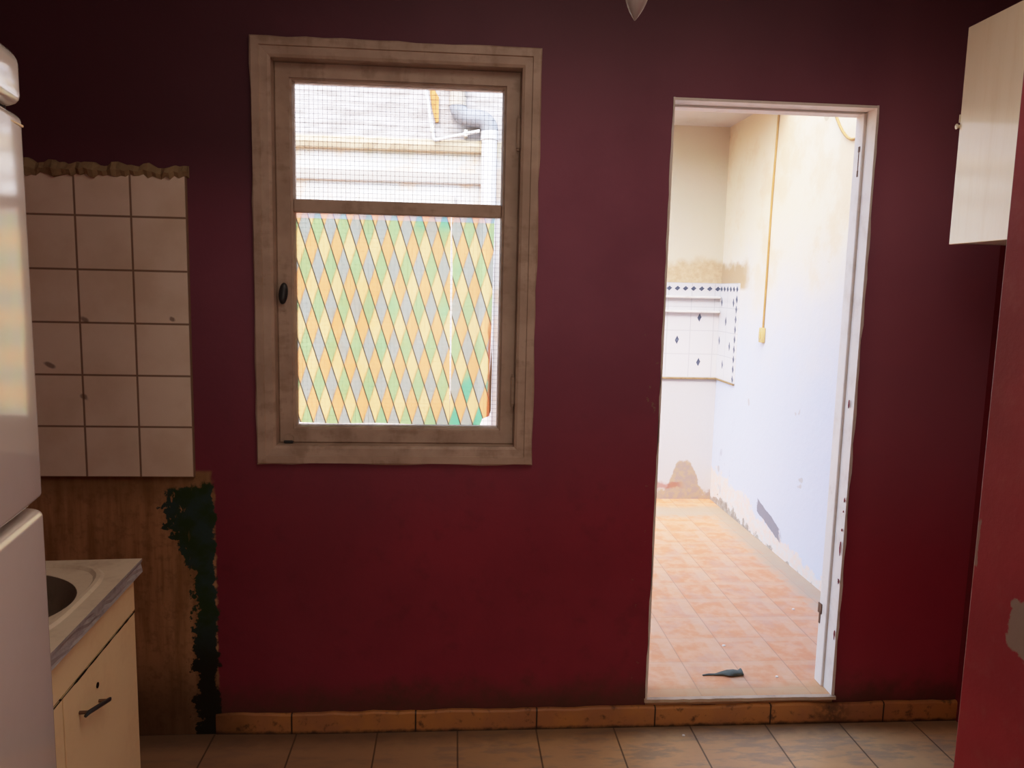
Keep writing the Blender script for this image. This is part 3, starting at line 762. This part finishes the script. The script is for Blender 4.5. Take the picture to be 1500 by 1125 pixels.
for i in range(6):
    motif(tB, 2.208+.056*i, 1.515, .019, .017, 'y', YX-.010)
for i in range(9):
    motif(tB, 2.206, 1.452-.062*i, .015, .024, 'y', YX-.010)
for (u, z) in ((2.47, 1.43), (2.26, 1.43), (2.38, 1.31), (2.48, 1.18), (2.29, 1.155), (2.40, 1.03)):
    motif(tB, u, z, .013, .028, 'y', YX-.010)
tb2 = tB.build('trim_2', [M['yt_y'], M['motif']])
struct(tb2, 'white tiles with dark border on the long yard wall', 'wall tiles')
lg = MB(); lg.box(YX-.014, 2.185, .918, YX-.001, YB-.012, .930, .003); lg.build('mortar_edge', M['rim'], tb2)

cb = MB(); cb.tube([(YX-.005, 1.735, 2.545), (YX-.006, 1.752, 2.487), (YX-.005, 1.765, 2.25), (YX-.007, 1.772, 2.05), (YX-.005, 1.778, 1.907), (YX-.006, 1.779, 1.6), (YX-.006, 1.785, 1.296)], .0058, 8)
tag(cb.build('wall_cable', M['cable'], None, True), 'straight yellowed cable running down the yard wall to the switch', 'cable')
sw = thing('light_switch', 'small yellowed switch at the lower end of the yard wall cable', 'switch', (YX, 1.781, 1.217))
MB().box(-.022, -.024, 0, -.0005, .024, .084, .004).build('housing', M['plug'], sw, True)
MB().box(-.027, -.013, .022, -.021, .013, .062, .003).build('rocker', M['plug'], sw, True)
cb = MB(); pts = []
for k in range(15):
    t = k/14; y = 1.225 - .40*t; z = 2.505 - .33*math.sin(min(1, t*1.25)*math.pi/2)**1.0 + (.012*(t-.7) if t > .7 else 0)
    pts.append((YX-.005, y, z))
cb.tube(pts, .0058, 8)
tag(cb.build('loose_cable', M['cable'], None, True), 'curved loose cable at the top right corner of the doorway view', 'cable')

# bits on the floors
sc = MB(); rings = []
for x, w, h in ((.925, .003, .004), (.95, .005, .006), (.975, .006, .006), (1.00, .012, .010), (1.02, .019, .014), (1.045, .021, .018), (1.062, .016, .016), (1.072, .018, .022), (1.079, .008, .006)):
    yc = .150 + random.uniform(-.003, .003)
    rings.append([(x, yc+w*math.cos(k*2*math.pi/10)*random.uniform(.8, 1.1), DB+.0005+max(0, h*.5+h*.5*math.sin(k*2*math.pi/10))) for k in range(10)])
sc.loft(rings)
tag(sc.build('plastic_scrap', M['rag'], None, True), 'torn dark grey scrap lying on the yard tiles just inside the doorway', 'scrap')
def flake(x, y, z, s, label):
    m = MB(); n = 7; a = [k*2*math.pi/n for k in range(n)]; rr = [s*random.uniform(.6, 1.1) for _ in a]
    m.loft([[(r*math.cos(t), r*.8*math.sin(t), 0) for r, t in zip(rr, a)], [(r*.8*math.cos(t), r*.65*math.sin(t), s*.5) for r, t in zip(rr, a)]])
    o = m.build('paint_flake', M['flake'], None, False, (x, y, z+.0002)); tag(o, label, 'flake', 'paint flakes on the floors')
flake(1.524, .717, DB, .009, 'white flake on the yard tiles by the right door jamb')
flake(1.087, .380, DB, .008, 'white flake behind the dark scrap on the yard tiles')
flake(1.198, .128, DB, .008, 'white flake right of the dark scrap near the threshold')
flake(.793, -.071, 0, .007, 'white flake on the kitchen floor below the door step')

# ------------------------------------------------------------------ light
w = bpy.data.worlds.new('sky'); scn.world = w; w.use_nodes = True
nt = w.node_tree; nt.nodes.clear()
sky = nt.nodes.new('ShaderNodeTexSky'); sky.sky_type = 'NISHITA'; sky.sun_disc = False
sky.sun_elevation = R(52); sky.sun_rotation = R(200); sky.air_density = 1.2; sky.dust_density = 2.5
bg = nt.nodes.new('ShaderNodeBackground'); bg.inputs[1].default_value = SKY = 1.1
ow = nt.nodes.new('ShaderNodeOutputWorld'); nt.links.new(sky.outputs[0], bg.inputs[0]); nt.links.new(bg.outputs[0], ow.inputs[0])
sl = bpy.data.lights.new('sun', 'SUN'); sl.energy = 1.25; sl.angle = R(10); sl.color = (1, .93, .82)
so = bpy.data.objects.new('sun', sl); COL.objects.link(so)
d = Vector((-.3, .8, -.6)); so.rotation_euler = d.to_track_quat('-Z', 'Y').to_euler()
def area(name, loc, d, sx, sy, e, col):
    l = bpy.data.lights.new(name, 'AREA'); l.shape = 'RECTANGLE'; l.size = sx; l.size_y = sy; l.energy = e; l.color = col
    o = bpy.data.objects.new(name, l); COL.objects.link(o); o.location = loc
    o.rotation_euler = Vector(d).to_track_quat('-Z', 'Y').to_euler(); return o
area('rear fill light', (-.05, YR+.05, 1.05), (0, 1, -.08), 1.0, 1.9, 14.5, (1, .82, .68))  # added fill in front of the closed rear wall, no passage there
area('overhead fill light', (.6, -1.6, ZC-.03), (0, 0, -1), 1.6, 1.6, 18, (1, .82, .66))  # added soft fill from above, no real fitting

# ------------------------------------------------------------------ camera
p, rl, yw = R(7.1509), R(1.2978), R(4.3923)
f = Vector((math.sin(yw)*math.cos(p), math.cos(yw)*math.cos(p), -math.sin(p)))
r0 = Vector((math.cos(yw), -math.sin(yw), 0)); u0 = r0.cross(f)
r = math.cos(rl)*r0 + math.sin(rl)*u0; u = -math.sin(rl)*r0 + math.cos(rl)*u0
cd_ = bpy.data.cameras.new('camera'); cam = bpy.data.objects.new('camera', cd_); COL.objects.link(cam)
cd_.sensor_fit = 'HORIZONTAL'; cd_.sensor_width = 36; cd_.lens = 36*1127/1500; cd_.clip_start = .02
cam.matrix_world = Matrix(((r.x, u.x, -f.x, 0), (r.y, u.y, -f.y, -2.458), (r.z, u.z, -f.z, 1.495), (0, 0, 0, 1)))
scn.camera = cam
scn.view_settings.view_transform = 'Standard'; scn.view_settings.look = 'None'; scn.view_settings.exposure = 0
# soft highlight shoulder, like the phone camera: darks unchanged, 2.2 maps to white
scn.view_settings.use_curve_mapping = True
cm = scn.view_settings.curve_mapping
cm.white_level = (2.2, 2.2, 2.2)
cv = cm.curves[3]
cv.points[0].location = (0, 0); cv.points[-1].location = (1, 1)
for px_, py_ in ((.0909, .200), (.2045, .44), (.3636, .685), (.5455, .85), (.75, .94)): cv.points.new(px_, py_)
for q in cv.points: q.handle_type = 'AUTO'
cm.update()
scn.cycles.use_denoising = True; scn.cycles.max_bounces = 10; scn.cycles.diffuse_bounces = 5; scn.cycles.transparent_max_bounces = 16
scn.cycles.sample_clamp_indirect = 6
